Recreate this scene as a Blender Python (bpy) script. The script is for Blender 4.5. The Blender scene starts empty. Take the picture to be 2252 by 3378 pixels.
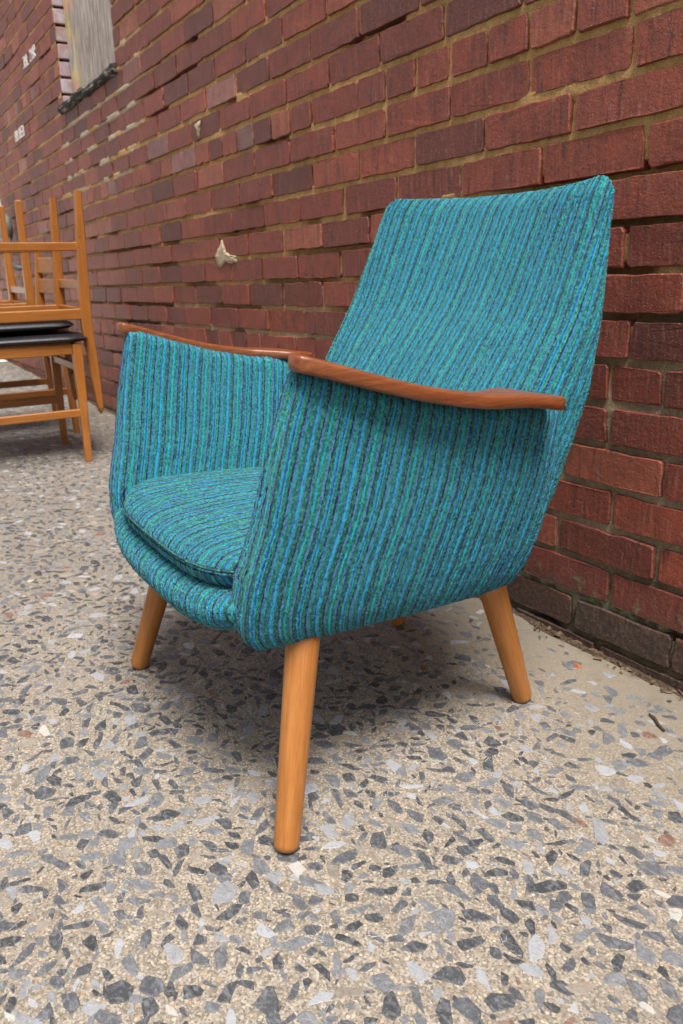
import bpy, math, random
import numpy as np
from mathutils import Matrix, Vector

random.seed(7)
RNG = np.random.default_rng(7)
scene = bpy.context.scene
COL = scene.collection

# ---------------------------------------------------------------- camera
# world: the brick wall is the plane y = 0, it runs along x; the alley lies at y < 0
F_PX, H_PX, W_PX = 2699.0, 3378.0, 2252.0
PITCH, ROLL, YAW = math.radians(15.91), math.radians(1.84), math.radians(30.95)
CAM = np.array([0.0, -1.030, 0.611])
fw = np.array([-math.cos(YAW), math.sin(YAW), 0.0])
rt = np.array([math.sin(YAW), math.cos(YAW), 0.0])
up = np.array([0.0, 0.0, 1.0])
cF = fw * math.cos(PITCH) - up * math.sin(PITCH)
cU0 = up * math.cos(PITCH) + fw * math.sin(PITCH)
cR = rt * math.cos(ROLL) - cU0 * math.sin(ROLL)
cU = cU0 * math.cos(ROLL) + rt * math.sin(ROLL)
cam_data = bpy.data.cameras.new('camera')
cam = bpy.data.objects.new('camera', cam_data)
COL.objects.link(cam)
cam.matrix_world = Matrix(((cR[0], cU[0], -cF[0], CAM[0]),
                           (cR[1], cU[1], -cF[1], CAM[1]),
                           (cR[2], cU[2], -cF[2], CAM[2]),
                           (0, 0, 0, 1)))
cam_data.sensor_fit = 'VERTICAL'
cam_data.sensor_height = 36.0
cam_data.lens = 36.0 * F_PX / H_PX
cam_data.clip_start = 0.02
cam_data.clip_end = 500.0
cam_data.dof.use_dof = True
cam_data.dof.focus_distance = 1.0
cam_data.dof.aperture_fstop = 11.0
scene.camera = cam

# ---------------------------------------------------------------- sky, sun, exposure
SUN_EL, SUN_AZ = math.radians(64), math.radians(16)      # azimuth: angle of the sun's direction from +x, counter-clockwise
sun_dir = Vector((math.cos(SUN_EL) * math.cos(-SUN_AZ), math.cos(SUN_EL) * math.sin(-SUN_AZ), math.sin(SUN_EL)))
world = bpy.data.worlds.new('World')
scene.world = world
world.use_nodes = True
wn = world.node_tree
wn.nodes.clear()
sky = wn.nodes.new('ShaderNodeTexSky')
sky.sky_type = 'NISHITA'
sky.sun_disc = False
sky.sun_elevation = SUN_EL
sky.sun_rotation = math.atan2(sun_dir.x, sun_dir.y)
sky.dust_density = 4.0
sky.air_density = 1.0
hs = wn.nodes.new('ShaderNodeHueSaturation')               # thin cloud takes the blue out of the sky
hs.inputs['Saturation'].default_value = 0.25
bg = wn.nodes.new('ShaderNodeBackground')
bg.inputs['Strength'].default_value = 0.075
wo = wn.nodes.new('ShaderNodeOutputWorld')
wn.links.new(sky.outputs[0], hs.inputs['Color'])
wn.links.new(hs.outputs[0], bg.inputs[0])
wn.links.new(bg.outputs[0], wo.inputs[0])
sun_data = bpy.data.lights.new('sun', 'SUN')
sun_data.energy = 3.0
sun_data.angle = math.radians(24)
sun_data.color = (1.0, 0.96, 0.90)
sun = bpy.data.objects.new('sun', sun_data)
COL.objects.link(sun)
sun.location = (0, -3, 6)
sun.rotation_euler = sun_dir.to_track_quat('Z', 'Y').to_euler()
scene.view_settings.view_transform = 'Standard'
scene.view_settings.look = 'None'
scene.view_settings.gamma = 1.0
scene.view_settings.use_curve_mapping = False
scene.view_settings.exposure = 1.0

# ---------------------------------------------------------------- helpers
SL, X0 = -0.0275, -1.35                                     # the paving falls gently along the wall
TILT = math.atan(-SL)
def gz(x): return SL * (x - X0)

def project(p):
    d = np.asarray(p, float) - CAM
    z = d @ cF
    return np.stack([W_PX / 2 + F_PX * (d @ cR) / z, H_PX / 2 - F_PX * (d @ cU) / z], -1), z

_perm = RNG.random((64, 64, 64)).astype(np.float32)
def vnoise(p):
    p = np.asarray(p, float)
    i = np.floor(p).astype(int); f = p - i
    f = f * f * (3 - 2 * f)
    o = 0
    for dx in (0, 1):
        for dy in (0, 1):
            for dz in (0, 1):
                w = (f[..., 0] if dx else 1 - f[..., 0]) * (f[..., 1] if dy else 1 - f[..., 1]) * (f[..., 2] if dz else 1 - f[..., 2])
                o = o + w * _perm[(i[..., 0] + dx) % 64, (i[..., 1] + dy) % 64, (i[..., 2] + dz) % 64]
    return o
def fbm(p, n=3):
    p = np.asarray(p, float)
    s, a, t = 0, 1.0, 0
    for k in range(n):
        s = s + a * vnoise(p * 2 ** k + 7.3 * k); t += a; a *= .5
    return s / t
def ip(x, pts):
    k = sorted(pts)
    return np.interp(x, [a for a, b in k], [b for a, b in k])
def sstep(a, b, x):
    t = np.clip((np.asarray(x, float) - a) / (b - a), 0, 1)
    return t * t * (3 - 2 * t)

def make_mesh(name, verts, faces, mat=None, smooth=True, uv=None, tone=None):
    me = bpy.data.meshes.new(name)
    me.from_pydata([tuple(map(float, v)) for v in verts], [], faces)
    if mat is not None: me.materials.append(mat)
    if uv is not None:                                       # one (u, v) for each vertex
        l = me.uv_layers.new(name='UVMap')
        vi = np.empty(len(me.loops), np.int32); me.loops.foreach_get('vertex_index', vi)
        l.data.foreach_set('uv', np.asarray(uv, np.float32)[vi].ravel())
    if tone is not None:
        a = me.color_attributes.new('tone', 'FLOAT_COLOR', 'POINT')
        t = np.asarray(tone, np.float32)
        if t.ndim == 1: t = np.tile(t, (len(me.vertices), 1))
        a.data.foreach_set('color', t.ravel())
    if smooth: me.polygons.foreach_set('use_smooth', np.ones(len(me.polygons), bool))
    me.update()
    return me
def obj(name, me, parent=None, loc=None, rot=None, kind=None):
    o = bpy.data.objects.new(name, me)
    COL.objects.link(o)
    if parent is not None: o.parent = parent
    if loc is not None: o.location = loc
    if rot is not None: o.rotation_euler = rot
    if kind: o['kind'] = kind
    return o
def thing(name, label, cat, loc=(0, 0, 0), rot=(0, 0, 0), group=None):
    o = bpy.data.objects.new(name, None)
    COL.objects.link(o)
    o.empty_display_size = .05
    o.location = loc; o.rotation_euler = rot
    o['label'] = label; o['category'] = cat
    if group: o['group'] = group
    return o
def tag(o, label, cat, group=None):
    o['label'] = label; o['category'] = cat
    if group: o['group'] = group
    return o

def grid_faces(n, m, close_m=False, flip=False, off=0):
    """faces of an n x m vertex grid (row-major), columns optionally closed"""
    f = []
    mm = m if close_m else m - 1
    for i in range(n - 1):
        for j in range(mm):
            a, b = i * m + j, i * m + (j + 1) % m
            q = (a + off, b + off, b + m + off, a + m + off)
            f.append(q[::-1] if flip else q)
    return f

class MB:
    """collects simple shapes into one mesh"""
    def __init__(s): s.v, s.f = [], []
    def add(s, v, f):
        o = len(s.v); s.v += [tuple(p) for p in v]; s.f += [tuple(i + o for i in q) for q in f]
    def beam(s, a, b, wa, ha, wb=None, hb=None, bev=.0025, upv=(0, 0, 1)):
        """bevelled bar from a to b; w sideways, h along upv"""
        a, b = np.array(a, float), np.array(b, float)
        wb = wa if wb is None else wb; hb = ha if hb is None else hb
        d = b - a; L = np.linalg.norm(d); d /= L
        u = np.array(upv, float); u -= d * (u @ d); u /= np.linalg.norm(u)
        r = np.cross(d, u)
        def ring(c, w, h, k):
            w, h = w / 2 - k, h / 2 - k; e = bev if k == 0 else bev * .6
            return [c + r * x + u * y for x, y in ((w, h - e), (w - e, h), (-w + e, h), (-w, h - e), (-w, -h + e), (-w + e, -h), (w - e, -h), (w, -h + e))]
        rings = [ring(a, wa, ha, bev * .7), ring(a + d * bev, wa, ha, 0), ring((a + b) / 2, (wa + wb) / 2, (ha + hb) / 2, 0), ring(b - d * bev, wb, hb, 0), ring(b, wb, hb, bev * .7)]
        v = [p for q in rings for p in q]
        f = grid_faces(5, 8, True) + [tuple(range(8))[::-1], tuple(range(32, 40))]
        s.add(v, f)
    def tube(s, pts, rad, n=16, cap=True, sx=1.0):
        pts = [np.array(p, float) for p in pts]
        rad = [rad] * len(pts) if np.isscalar(rad) else rad
        v = []
        prev = None
        for i, p in enumerate(pts):
            d = pts[min(i + 1, len(pts) - 1)] - pts[max(i - 1, 0)]; d /= np.linalg.norm(d) + 1e-12
            if prev is None:
                u = np.array([0, 0, 1.]) if abs(d[2]) < .8 else np.array([1., 0, 0])
            else: u = prev
            u = u - d * (u @ d); u /= np.linalg.norm(u); prev = u
            r = np.cross(d, u)
            for k in range(n):
                t = 2 * math.pi * k / n
                v.append(p + (u * math.cos(t) + r * math.sin(t) * sx) * rad[i])
        f = grid_faces(len(pts), n, True, flip=True)
        if cap: f += [tuple(range(n)), tuple(range((len(pts) - 1) * n, len(pts) * n))[::-1]]
        s.add(v, f)
    def build(s, name, mat, parent=None, smooth=True, **k):
        me = make_mesh(name, s.v, s.f, mat, smooth)
        return obj(name, me, parent, **k)

# ---------------------------------------------------------------- materials
class NT:
    def __init__(s, name):
        s.m = bpy.data.materials.new(name); s.m.use_nodes = True
        s.t = s.m.node_tree; s.t.nodes.clear()
        s.out = s.n('ShaderNodeOutputMaterial'); s.b = s.n('ShaderNodeBsdfPrincipled')
        s.t.links.new(s.b.outputs[0], s.out.inputs[0])
    def n(s, typ, **k):
        x = s.t.nodes.new(typ)
        for a, v in k.items(): setattr(x, a, v)
        return x
    def l(s, a, b): s.t.links.new(a, b)
    def set(s, inp, v):
        if hasattr(v, 'is_output') or isinstance(v, bpy.types.NodeSocket): s.l(v, inp)
        else: inp.default_value = v
    def pos(s): return s.n('ShaderNodeNewGeometry').outputs['Position']
    def objc(s): return s.n('ShaderNodeTexCoord').outputs['Object']
    def uv(s): return s.n('ShaderNodeTexCoord').outputs['UV']
    def map(s, v, scale=(1, 1, 1), loc=(0, 0, 0), rot=(0, 0, 0)):
        m = s.n('ShaderNodeMapping'); s.l(v, m.inputs[0])
        m.inputs['Scale'].default_value = scale; m.inputs['Location'].default_value = loc; m.inputs['Rotation'].default_value = rot
        return m.outputs[0]
    def noise(s, v, sc, det=3, rough=.55, out='Fac', dist=0):
        x = s.n('ShaderNodeTexNoise'); s.l(v, x.inputs['Vector'])
        x.inputs['Scale'].default_value = sc; x.inputs['Detail'].default_value = det; x.inputs['Roughness'].default_value = rough
        x.inputs['Distortion'].default_value = dist
        return x.outputs[out]
    def vor(s, v, sc, out='Color', feat='F1', rnd=1.0):
        x = s.n('ShaderNodeTexVoronoi', feature=feat); s.l(v, x.inputs['Vector']); x.inputs['Scale'].default_value = sc
        x.inputs['Randomness'].default_value = rnd
        return x.outputs[out]
    def math(s, op, a, b=0.0, c=0.0, clamp=False):
        x = s.n('ShaderNodeMath', operation=op, use_clamp=clamp)
        s.set(x.inputs[0], a); s.set(x.inputs[1], b); s.set(x.inputs[2], c)
        return x.outputs[0]
    def ramp(s, fac, stops, interp='LINEAR'):
        x = s.n('ShaderNodeValToRGB'); s.l(fac, x.inputs[0]); x.color_ramp.interpolation = interp
        e = x.color_ramp.elements
        while len(e) < len(stops): e.new(.5)
        for k, (p, c) in enumerate(stops):
            e[k].position = p
            e[k].color = (c, c, c, 1) if np.isscalar(c) else (*c, 1)
        return x.outputs[0]
    def mix(s, fac, a, b, mode='MIX'):
        x = s.n('ShaderNodeMix', data_type='RGBA', blend_type=mode)
        s.set(x.inputs[0], fac)
        for i, v in ((6, a), (7, b)):
            if isinstance(v, bpy.types.NodeSocket): s.l(v, x.inputs[i])
            else: x.inputs[i].default_value = (*v, 1) if len(v) == 3 else v
        return x.outputs[2]
    def mr(s, v, a, b, c=0., d=1.):
        x = s.n('ShaderNodeMapRange'); s.l(v, x.inputs[0])
        for i, q in enumerate((a, b, c, d)): x.inputs[i + 1].default_value = q
        return x.outputs[0]
    def sep(s, v):
        x = s.n('ShaderNodeSeparateXYZ'); s.l(v, x.inputs[0]); return x.outputs
    def bump(s, h, strength=.5, dist=.002, normal=None):
        x = s.n('ShaderNodeBump'); s.l(h, x.inputs['Height']); x.inputs['Strength'].default_value = strength; x.inputs['Distance'].default_value = dist
        if normal is not None: s.l(normal, x.inputs['Normal'])
        return x.outputs[0]
    def fin(s, col=None, rough=None, normal=None, spec=None, **kw):
        if col is not None: s.set(s.b.inputs['Base Color'], col if isinstance(col, bpy.types.NodeSocket) else (*col, 1))
        if rough is not None: s.set(s.b.inputs['Roughness'], rough)
        if normal is not None: s.l(normal, s.b.inputs['Normal'])
        if spec is not None: s.b.inputs['Specular IOR Level'].default_value = spec
        for k, v in kw.items(): s.set(s.b.inputs[k], v)
        return s.m
M = {}

def mat_brick():
    t = NT('brick'); p = t.pos()
    at = t.n('ShaderNodeAttribute', attribute_name='tone').outputs['Color']
    r, g, b = t.sep(at)
    base = t.ramp(r, [(0, (.125, .031, .021)), (.25, (.185, .039, .024)), (.5, (.250, .050, .026)), (.75, (.305, .064, .032)), (1, (.38, .110, .058))])
    pv = t.n('ShaderNodeVectorMath', operation='ADD'); t.l(p, pv.inputs[0])
    off = t.n('ShaderNodeCombineXYZ'); t.l(t.math('MULTIPLY', b, 37.), off.inputs[0]); t.l(t.math('MULTIPLY', b, 11.), off.inputs[2]); t.l(off.outputs[0], pv.inputs[1])
    q = pv.outputs[0]
    big = t.noise(q, 16, 4, .6)
    col = t.mix(t.mr(big, .35, .7), base, t.mix(.5, base, (.085, .026, .022)))
    # fire flash: dark upright streaks
    streak = t.noise(t.map(q, (85, 40, 9)), 1, 4, .65)
    sm = t.math('MULTIPLY', t.mr(streak, .52, .66), t.mr(t.noise(q, 9, 2), .42, .58), clamp=True)
    col = t.mix(t.math('MULTIPLY', sm, .82), col, (.045, .016, .013))
    # sandy pits and grain
    gr = t.noise(q, 420, 3, .7)
    col = t.mix(t.mr(gr, .58, .76, 0, .65), col, (.030, .012, .010))
    col = t.mix(t.mr(t.noise(q, 48, 6, .8), .52, .72, 0, .65), col, (.055, .020, .017))
    col = t.mix(t.mr(t.noise(q, 210, 3, .65), .55, .78, 0, .55), col, (.36, .125, .075))
    # drag marks of the clay: fine upright scratches, light and dark
    drag = t.noise(t.map(q, (150, 60, 14)), 1, 3, .6)
    col = t.mix(t.mr(drag, .55, .75, 0, .42), col, (.36, .155, .115))
    col = t.mix(t.mr(drag, .44, .28, 0, .55), col, (.050, .018, .015))
    # lime bloom
    bl = t.math('MULTIPLY', t.mr(t.noise(q, 60, 5, .7), .55, .8), t.mr(t.noise(q, 7, 2), .52, .75), clamp=True)
    col = t.mix(t.math('MULTIPLY', bl, .55), col, (.42, .33, .31))
    pale = t.mr(t.noise(q, 30, 4, .6), .3, .6, .35, .9)
    col = t.mix(t.math('MULTIPLY', pale, g), col, (.40, .27, .25))
    sp = t.vor(q, 190, 'Distance'); 
    col = t.mix(t.math('MULTIPLY', t.mr(sp, .16, .06), t.mr(t.noise(q, 33, 2), .58, .64), clamp=True), col, (.62, .52, .47))
    # splashed grime on the lowest course
    z = t.math('SUBTRACT', t.sep(p)[2], 0.02)
    gm = t.math('ADD', z, t.math('MULTIPLY', t.noise(p, 22, 3), .05))
    grime = t.mr(gm, .105, .055)
    gcol = t.mix(t.mr(t.noise(p, 120, 4, .7), .45, .75), (.040, .030, .024), (.13, .095, .065))
    col = t.mix(t.math('MULTIPLY', grime, .88), col, gcol)
    col = t.mix(t.math('MULTIPLY', t.mr(t.noise(p, 34, 4, .7), .56, .68), t.math('MULTIPLY', t.mr(gm, .13, .09), t.mr(gm, .055, .08)), clamp=True), col, (.16, .19, .10))
    h = t.math('ADD', t.math('MULTIPLY', t.noise(q, 130, 5, .72), 1.0), t.math('MULTIPLY', streak, .7))
    h = t.math('SUBTRACT', h, t.mr(t.noise(q, 300, 2, .5), .62, .72, 0, .5))
    nrm = t.bump(h, .9, .0034)
    M['brick'] = t.fin(col, t.mr(gr, .3, .8, .42, .66), nrm, .5)
def mat_mortar():
    t = NT('mortar'); p = t.pos(); x, y, z = t.sep(p)
    n1 = t.noise(p, 90, 5, .7); n2 = t.noise(p, 420, 3, .7); n3 = t.noise(p, 6, 3)
    up_ = t.mix(t.mr(n1, .3, .7), (.42, .235, .080), (.66, .43, .19))
    lo = t.mix(t.mr(n1, .3, .7), (.33, .26, .17), (.55, .45, .31))
    hz = t.math('ADD', z, t.math('MULTIPLY', t.math('SUBTRACT', n3, .5), .25))
    col = t.mix(t.mr(hz, .42, .62), lo, up_)
    col = t.mix(t.mr(n2, .58, .75, 0, .8), col, (.60, .44, .25))
    col = t.mix(t.mr(n2, .42, .28, 0, .7), col, (.09, .055, .022))
    # newer pale repairs under the window
    pm = t.math('MULTIPLY', t.math('MULTIPLY', t.mr(z, .93, 1.05), t.mr(z, 1.5, 1.38)), t.math('MULTIPLY', t.mr(x, -4.15, -3.95), t.mr(x, -2.8, -3.1)))
    pm = t.math('MULTIPLY', pm, t.mr(t.noise(p, 7, 3), .42, .52), clamp=True)
    col = t.mix(pm, col, t.mix(n1, (.46, .38, .27), (.62, .53, .40)))
    # moss and wet dirt near the paving
    col = t.mix(t.math('MULTIPLY', t.mr(hz, .22, .08), .8), col, t.mix(t.mr(n1, .4, .7), (.035, .032, .014), (.10, .085, .040)))
    ms = t.math('MULTIPLY', t.math('MULTIPLY', t.mr(z, .03, .05), t.mr(z, .10, .085)), t.mr(t.noise(p, 28, 4, .7), .43, .55), clamp=True)
    col = t.mix(ms, col, t.mix(n1, (.13, .16, .075), (.44, .47, .31)))
    col = t.mix(t.mr(t.noise(p, 17, 4, .7), .50, .68, 0, .55), col, t.mix(.5, col, (.10, .07, .035)))
    h = t.math('ADD', n1, t.math('MULTIPLY', n2, .9))
    M['mortar'] = t.fin(col, .92, t.bump(h, 1.0, .005), .2)
def mat_ground():
    t = NT('concrete'); p = t.pos(); x, y, z = t.sep(p)
    c1 = t.vor(p, 460, 'Color'); c2 = t.vor(p, 210, 'Color'); d2 = t.vor(p, 210, 'Distance')
    r1 = t.sep(c1)[0]; r2, g2, b2 = t.sep(c2)
    sand = t.ramp(r1, [(0, (.095, .078, .060)), (.25, (.17, .142, .112)), (.55, (.25, .213, .172)), (.8, (.325, .285, .238)), (1, (.43, .39, .345))])
    peb = t.ramp(g2, [(0, (.24, .22, .20)), (.3, (.40, .29, .17)), (.5, (.52, .42, .31)), (.7, (.34, .17, .09)), (.8, (.58, .49, .38)), (1, (.18, .17, .17))])
    col = t.mix(t.math('MULTIPLY', t.mr(r2, .58, .60), t.mr(d2, .42, .34), clamp=True), sand, peb)
    paste = t.mix(t.noise(p, 300, 3, .7), (.165, .138, .100), (.275, .235, .175))
    n = t.noise(p, 9, 4, .6)
    # towards the wall the cement skin is unworn and dirty
    near = t.mr(t.math('ADD', y, t.math('MULTIPLY', t.math('SUBTRACT', n, .5), .34)), -.36, -.10)
    col = t.mix(t.math('MULTIPLY', near, .85), col, paste)
    col = t.mix(.22, col, (.27, .232, .185))
    col = t.mix(t.mr(t.noise(p, 3.2, 4, .6), .42, .72, 0, .42), col, t.mix(.5, col, (.17, .135, .10)))
    col = t.mix(t.mr(t.noise(p, 40, 4, .7), .62, .74, 0, .5), col, (.16, .115, .07))
    far = t.math('MULTIPLY', t.mr(t.math('ADD', x, t.math('MULTIPLY', n, .5)), -.75, -1.5), t.mr(x, -5.5, -4.2))
    col = t.mix(t.math('MULTIPLY', far, .55), col, t.mix(t.noise(p, 60, 4, .7), (.10, .085, .07), (.24, .20, .16)))
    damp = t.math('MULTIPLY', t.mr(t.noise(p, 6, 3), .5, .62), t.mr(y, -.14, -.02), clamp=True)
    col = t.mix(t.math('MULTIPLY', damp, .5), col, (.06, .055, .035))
    h = t.math('ADD', t.math('MULTIPLY', t.vor(p, 460, 'Distance'), -.6), t.math('ADD', t.math('MULTIPLY', d2, -.5), t.noise(p, 600, 2)))
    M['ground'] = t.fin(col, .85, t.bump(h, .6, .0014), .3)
def mat_stone():
    t = NT('stone'); p = t.pos()
    at = t.n('ShaderNodeAttribute', attribute_name='tone').outputs['Color']
    n = t.noise(t.map(p, (1, 1.7, 1)), 95, 5, .68, dist=.8)
    col = t.mix(t.mr(n, .48, .78, 0, .42), at, (.40, .41, .44))
    col = t.mix(t.mr(n, .45, .25, 0, .6), col, (.045, .048, .056))
    vein = t.vor(t.map(p, (1, 1.6, 1), rot=(0, 0, .6)), 70, 'Distance', 'DISTANCE_TO_EDGE')
    col = t.mix(t.math('MULTIPLY', t.mr(vein, .02, .0), t.mr(t.noise(p, 18, 2), .60, .68), clamp=True), col, (.60, .60, .60))
    col = t.mix(t.mr(t.noise(p, 260, 3, .7), .58, .75, 0, .35), col, (.50, .44, .35))
    M['stone'] = t.fin(col, .62, t.bump(t.math('ADD', n, t.noise(p, 330, 3, .6)), .6, .0016), .45)
def mat_fabric():
    t = NT('fabric'); uv = t.uv(); u, v, _ = t.sep(uv)
    wob = t.math('ADD', t.math('MULTIPLY', t.math('SUBTRACT', t.noise(uv, 45, 3), .5), .0022), t.math('MULTIPLY', t.math('SUBTRACT', t.noise(uv, 420, 2), .5), .0024))
    uu = t.math('ADD', u, wob)
    cy, cyl, gr, grd, bl, st, nv, te = (.004, .42, .60), (.020, .34, .55), (.022, .178, .132), (.014, .116, .090), (.032, .104, .34), (.066, .208, .41), (.006, .011, .072), (.005, .31, .36)
    seq = [(3, cy), (4.5, gr), (3.5, st), (2.1, nv), (4.5, grd), (2.4, cyl), (3, bl), (1.8, cy), (4.5, gr), (2.1, nv), (3.4, st), (2.6, te), (4.5, gr), (2.8, bl), (3.2, cy), (2.6, st), (5, grd), (2.1, nv), (3, st), (4.2, gr)]
    tot = sum(a for a, _ in seq); stops = []; acc = 0
    for a, c in seq: stops.append((acc / tot, c)); acc += a
    PER = tot / 1000. * .9
    fac = t.math('FRACT', t.math('DIVIDE', uu, PER))
    stripe = t.ramp(fac, stops, 'CONSTANT')
    isg = t.ramp(fac, [(p_, 1. if c in (gr, grd) else 0.) for p_, c in stops], 'CONSTANT')
    # weave: rows of small loops, alternate rows shifted, every loop a little lighter or darker
    yu = t.math('DIVIDE', uu, .0016); yv = t.math('DIVIDE', t.math('ADD', v, t.math('MULTIPLY', t.noise(uv, 200, 2), .003)), .0026)
    row = t.math('FLOOR', yu)
    yv = t.math('ADD', yv, t.math('MULTIPLY', t.math('MODULO', row, 2.), .5))
    lv = t.math('ABSOLUTE', t.math('SINE', t.math('MULTIPLY', yv, math.pi)))
    lu = t.math('ABSOLUTE', t.math('SINE', t.math('MULTIPLY', yu, math.pi)))
    weave = t.math('MULTIPLY', t.math('POWER', lv, .6), t.math('POWER', lu, .5))
    cell = t.n('ShaderNodeCombineXYZ'); t.l(row, cell.inputs[0]); t.l(t.math('FLOOR', yv), cell.inputs[1])
    wn_ = t.n('ShaderNodeTexWhiteNoise', noise_dimensions='2D'); t.l(cell.outputs[0], wn_.inputs['Vector'])
    rnd = wn_.outputs['Value']
    cell2 = t.n('ShaderNodeCombineXYZ'); t.l(t.math('FLOOR', t.math('DIVIDE', uu, .0021)), cell2.inputs[0]); t.l(t.math('FLOOR', t.math('DIVIDE', t.math('ADD', v, t.math('MULTIPLY', t.noise(uv, 300, 2), .004)), .0025)), cell2.inputs[1])
    wn2 = t.n('ShaderNodeTexWhiteNoise', noise_dimensions='2D'); t.l(cell2.outputs[0], wn2.inputs['Vector'])
    rg = wn2.outputs['Value']
    dark = t.mix(.72, stripe, (.005, .014, .060))
    lite = t.mix(.45, stripe, (.06, .50, .78))
    col = t.mix(t.mr(rnd, .5, 1.0, 0, .75), stripe, lite)
    col = t.mix(t.mr(rnd, .40, 0., 0, .85), col, dark)
    col = t.mix(t.mr(weave, .55, .10, 0, .6), col, dark)
    gcol = t.mix(t.mr(rg, .5, 1., 0, .9), stripe, t.mix(.6, stripe, (.09, .44, .31)))
    gcol = t.mix(t.mr(rg, .45, 0., 0, .95), gcol, t.mix(.75, stripe, (.006, .045, .050)))
    gcol = t.mix(t.mr(t.noise(uv, 700, 2), .5, .3, 0, .6), gcol, (.006, .040, .040))
    col = t.mix(isg, col, gcol)
    fade = t.noise(uv, 7, 3)
    col = t.mix(t.mr(fade, .45, .8, 0, .10), col, (.10, .32, .40))
    h = t.math('ADD', t.math('MULTIPLY', weave, t.math('SUBTRACT', 1., isg)), t.math('MULTIPLY', t.math('ADD', rg, t.noise(uv, 340, 2)), t.math('MULTIPLY', isg, .9)))
    dsp = t.n('ShaderNodeDisplacement'); dsp.inputs['Midlevel'].default_value = .6; dsp.inputs['Scale'].default_value = .0020; t.l(h, dsp.inputs['Height']); t.l(dsp.outputs[0], t.out.inputs['Displacement'])
    t.m.displacement_method = 'BOTH'
    M['fabric'] = t.fin(col, .9, None, .15, **{'Sheen Weight': .06, 'Sheen Roughness': .5})
def mat_wood(name, c0, c1, c2, rough, axis='z', sc=1.0, coat=.0):
    t = NT(name); p = t.objc()
    st = {'z': (1, 1, .06), 'y': (1, .06, 1), 'x': (.06, 1, 1)}[axis]
    q = t.map(p, tuple(a * sc for a in st))
    g = t.noise(q, 130, 5, .65, dist=.6); g2 = t.noise(q, 520, 3, .6); b = t.noise(p, 11, 3)
    col = t.ramp(g, [(.25, c0), (.52, c1), (.78, c2)])
    col = t.mix(t.mr(b, .4, .75, 0, .35), col, c0)
    col = t.mix(t.mr(g2, .56, .75, 0, .45), col, tuple(k * .45 for k in c0))
    orn = t.n('ShaderNodeObjectInfo').outputs['Random']
    col = t.mix(t.mr(orn, 0., 1., 0, .38), col, tuple(k * .62 for k in c0))
    nick = t.math('MULTIPLY', t.mr(t.vor(t.map(p, (1, 1, .5)), 46, 'Distance'), .16, .08), t.mr(t.noise(p, 21, 2), .55, .62), clamp=True)
    col = t.mix(t.math('MULTIPLY', nick, .6), col, tuple(k * .35 for k in c0))
    M[name] = t.fin(col, t.mr(g2, .2, .8, rough - .06, rough + .1), t.bump(g2, .25, .0008), .5, **{'Coat Weight': coat, 'Coat Roughness': .25})
def simple(name, c, rough, n=None, amp=.3, metal=0., spec=.5, bump=.2, sc=60):
    t = NT(name); p = t.objc()
    a = t.noise(p, sc, 4, .6)
    col = t.mix(t.mr(a, .3, .7), c, n if n else tuple(k * (1 - amp) for k in c))
    M[name] = t.fin(col, rough, t.bump(a, bump, .001), spec, Metallic=metal)

mat_brick(); mat_mortar(); mat_ground(); mat_stone(); mat_fabric()
mat_wood('beech', (.28, .098, .017), (.43, .165, .036), (.52, .225, .060), .42, 'z', 1.3, .08)
mat_wood('teak', (.105, .026, .007), (.225, .062, .016), (.36, .120, .034), .38, 'y', 1.7, .2)
mat_wood('oak_z', (.26, .085, .014), (.36, .130, .022), (.46, .185, .040), .36, 'z', 1.0, .2)
mat_wood('oak_y', (.26, .085, .014), (.36, .130, .022), (.46, .185, .040), .36, 'y', 1.0, .2)
mat_wood('oak_x', (.26, .085, .014), (.36, .130, .022), (.46, .185, .040), .36, 'x', 1.0, .2)
simple('leather', (.010, .010, .013), .40, (.016, .016, .020), bump=.35, sc=90)
simple('soil', (.035, .022, .014), .95, (.085, .055, .032), bump=1., sc=160)
simple('plaster', (.34, .27, .17), .95, (.46, .38, .26), bump=.6, sc=70)
simple('chalk', (.78, .74, .72), .9, (.62, .58, .56), bump=.3, sc=200)
simple('metal', (.12, .15, .15), .42, (.23, .27, .27), metal=.4, bump=.25, sc=30)
simple('reveal', (.44, .41, .47), .8, (.30, .17, .15), bump=.7, sc=26)
simple('twig', (.05, .028, .016), .9, (.10, .06, .035), bump=.8, sc=300)
simple('chip', (.34, .085, .030), .9, (.42, .13, .05), bump=.5, sc=300)
simple('leaf', (.20, .13, .07), .8, (.045, .030, .020), bump=.5, sc=70)
simple('lit_pavement', (.62, .60, .55), .85, (.70, .68, .63), bump=.3, sc=8)
def mat_board():
    t = NT('weathered_board'); p = t.objc(); x, y, z = t.sep(p)
    g = t.noise(t.map(p, (1, 1, .07)), 110, 6, .7); g2 = t.noise(t.map(p, (1, 1, .12)), 300, 4, .7)
    col = t.ramp(g, [(.3, (.13, .095, .075)), (.48, (.34, .29, .26)), (.62, (.60, .55, .50)), (.8, (.74, .69, .64))])
    col = t.mix(t.mr(g2, .6, .72, 0, .6), col, (.20, .11, .08))
    # faded yellow and pink paint along one edge
    e = t.math('MULTIPLY', t.mr(x, -.20, -.30), t.mr(t.noise(p, 9, 3), .35, .6), clamp=True)
    col = t.mix(t.math('MULTIPLY', e, .7), col, t.mix(t.mr(t.noise(p, 6, 2), .45, .6), (.66, .50, .16), (.68, .28, .22)))
    M['board'] = t.fin(col, .85, t.bump(t.math('ADD', g, g2), .8, .003), .2)
    t = NT('charred_wood'); p = t.objc()
    g = t.noise(t.map(p, (.16, 1, 1)), 60, 5, .7)
    col = t.ramp(g, [(.3, (.006, .006, .006)), (.52, (.022, .019, .017)), (.60, (.20, .17, .13)), (.72, (.52, .46, .38))])
    M['charred'] = t.fin(col, .85, t.bump(g, 1., .01), .3)
mat_board()

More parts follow.
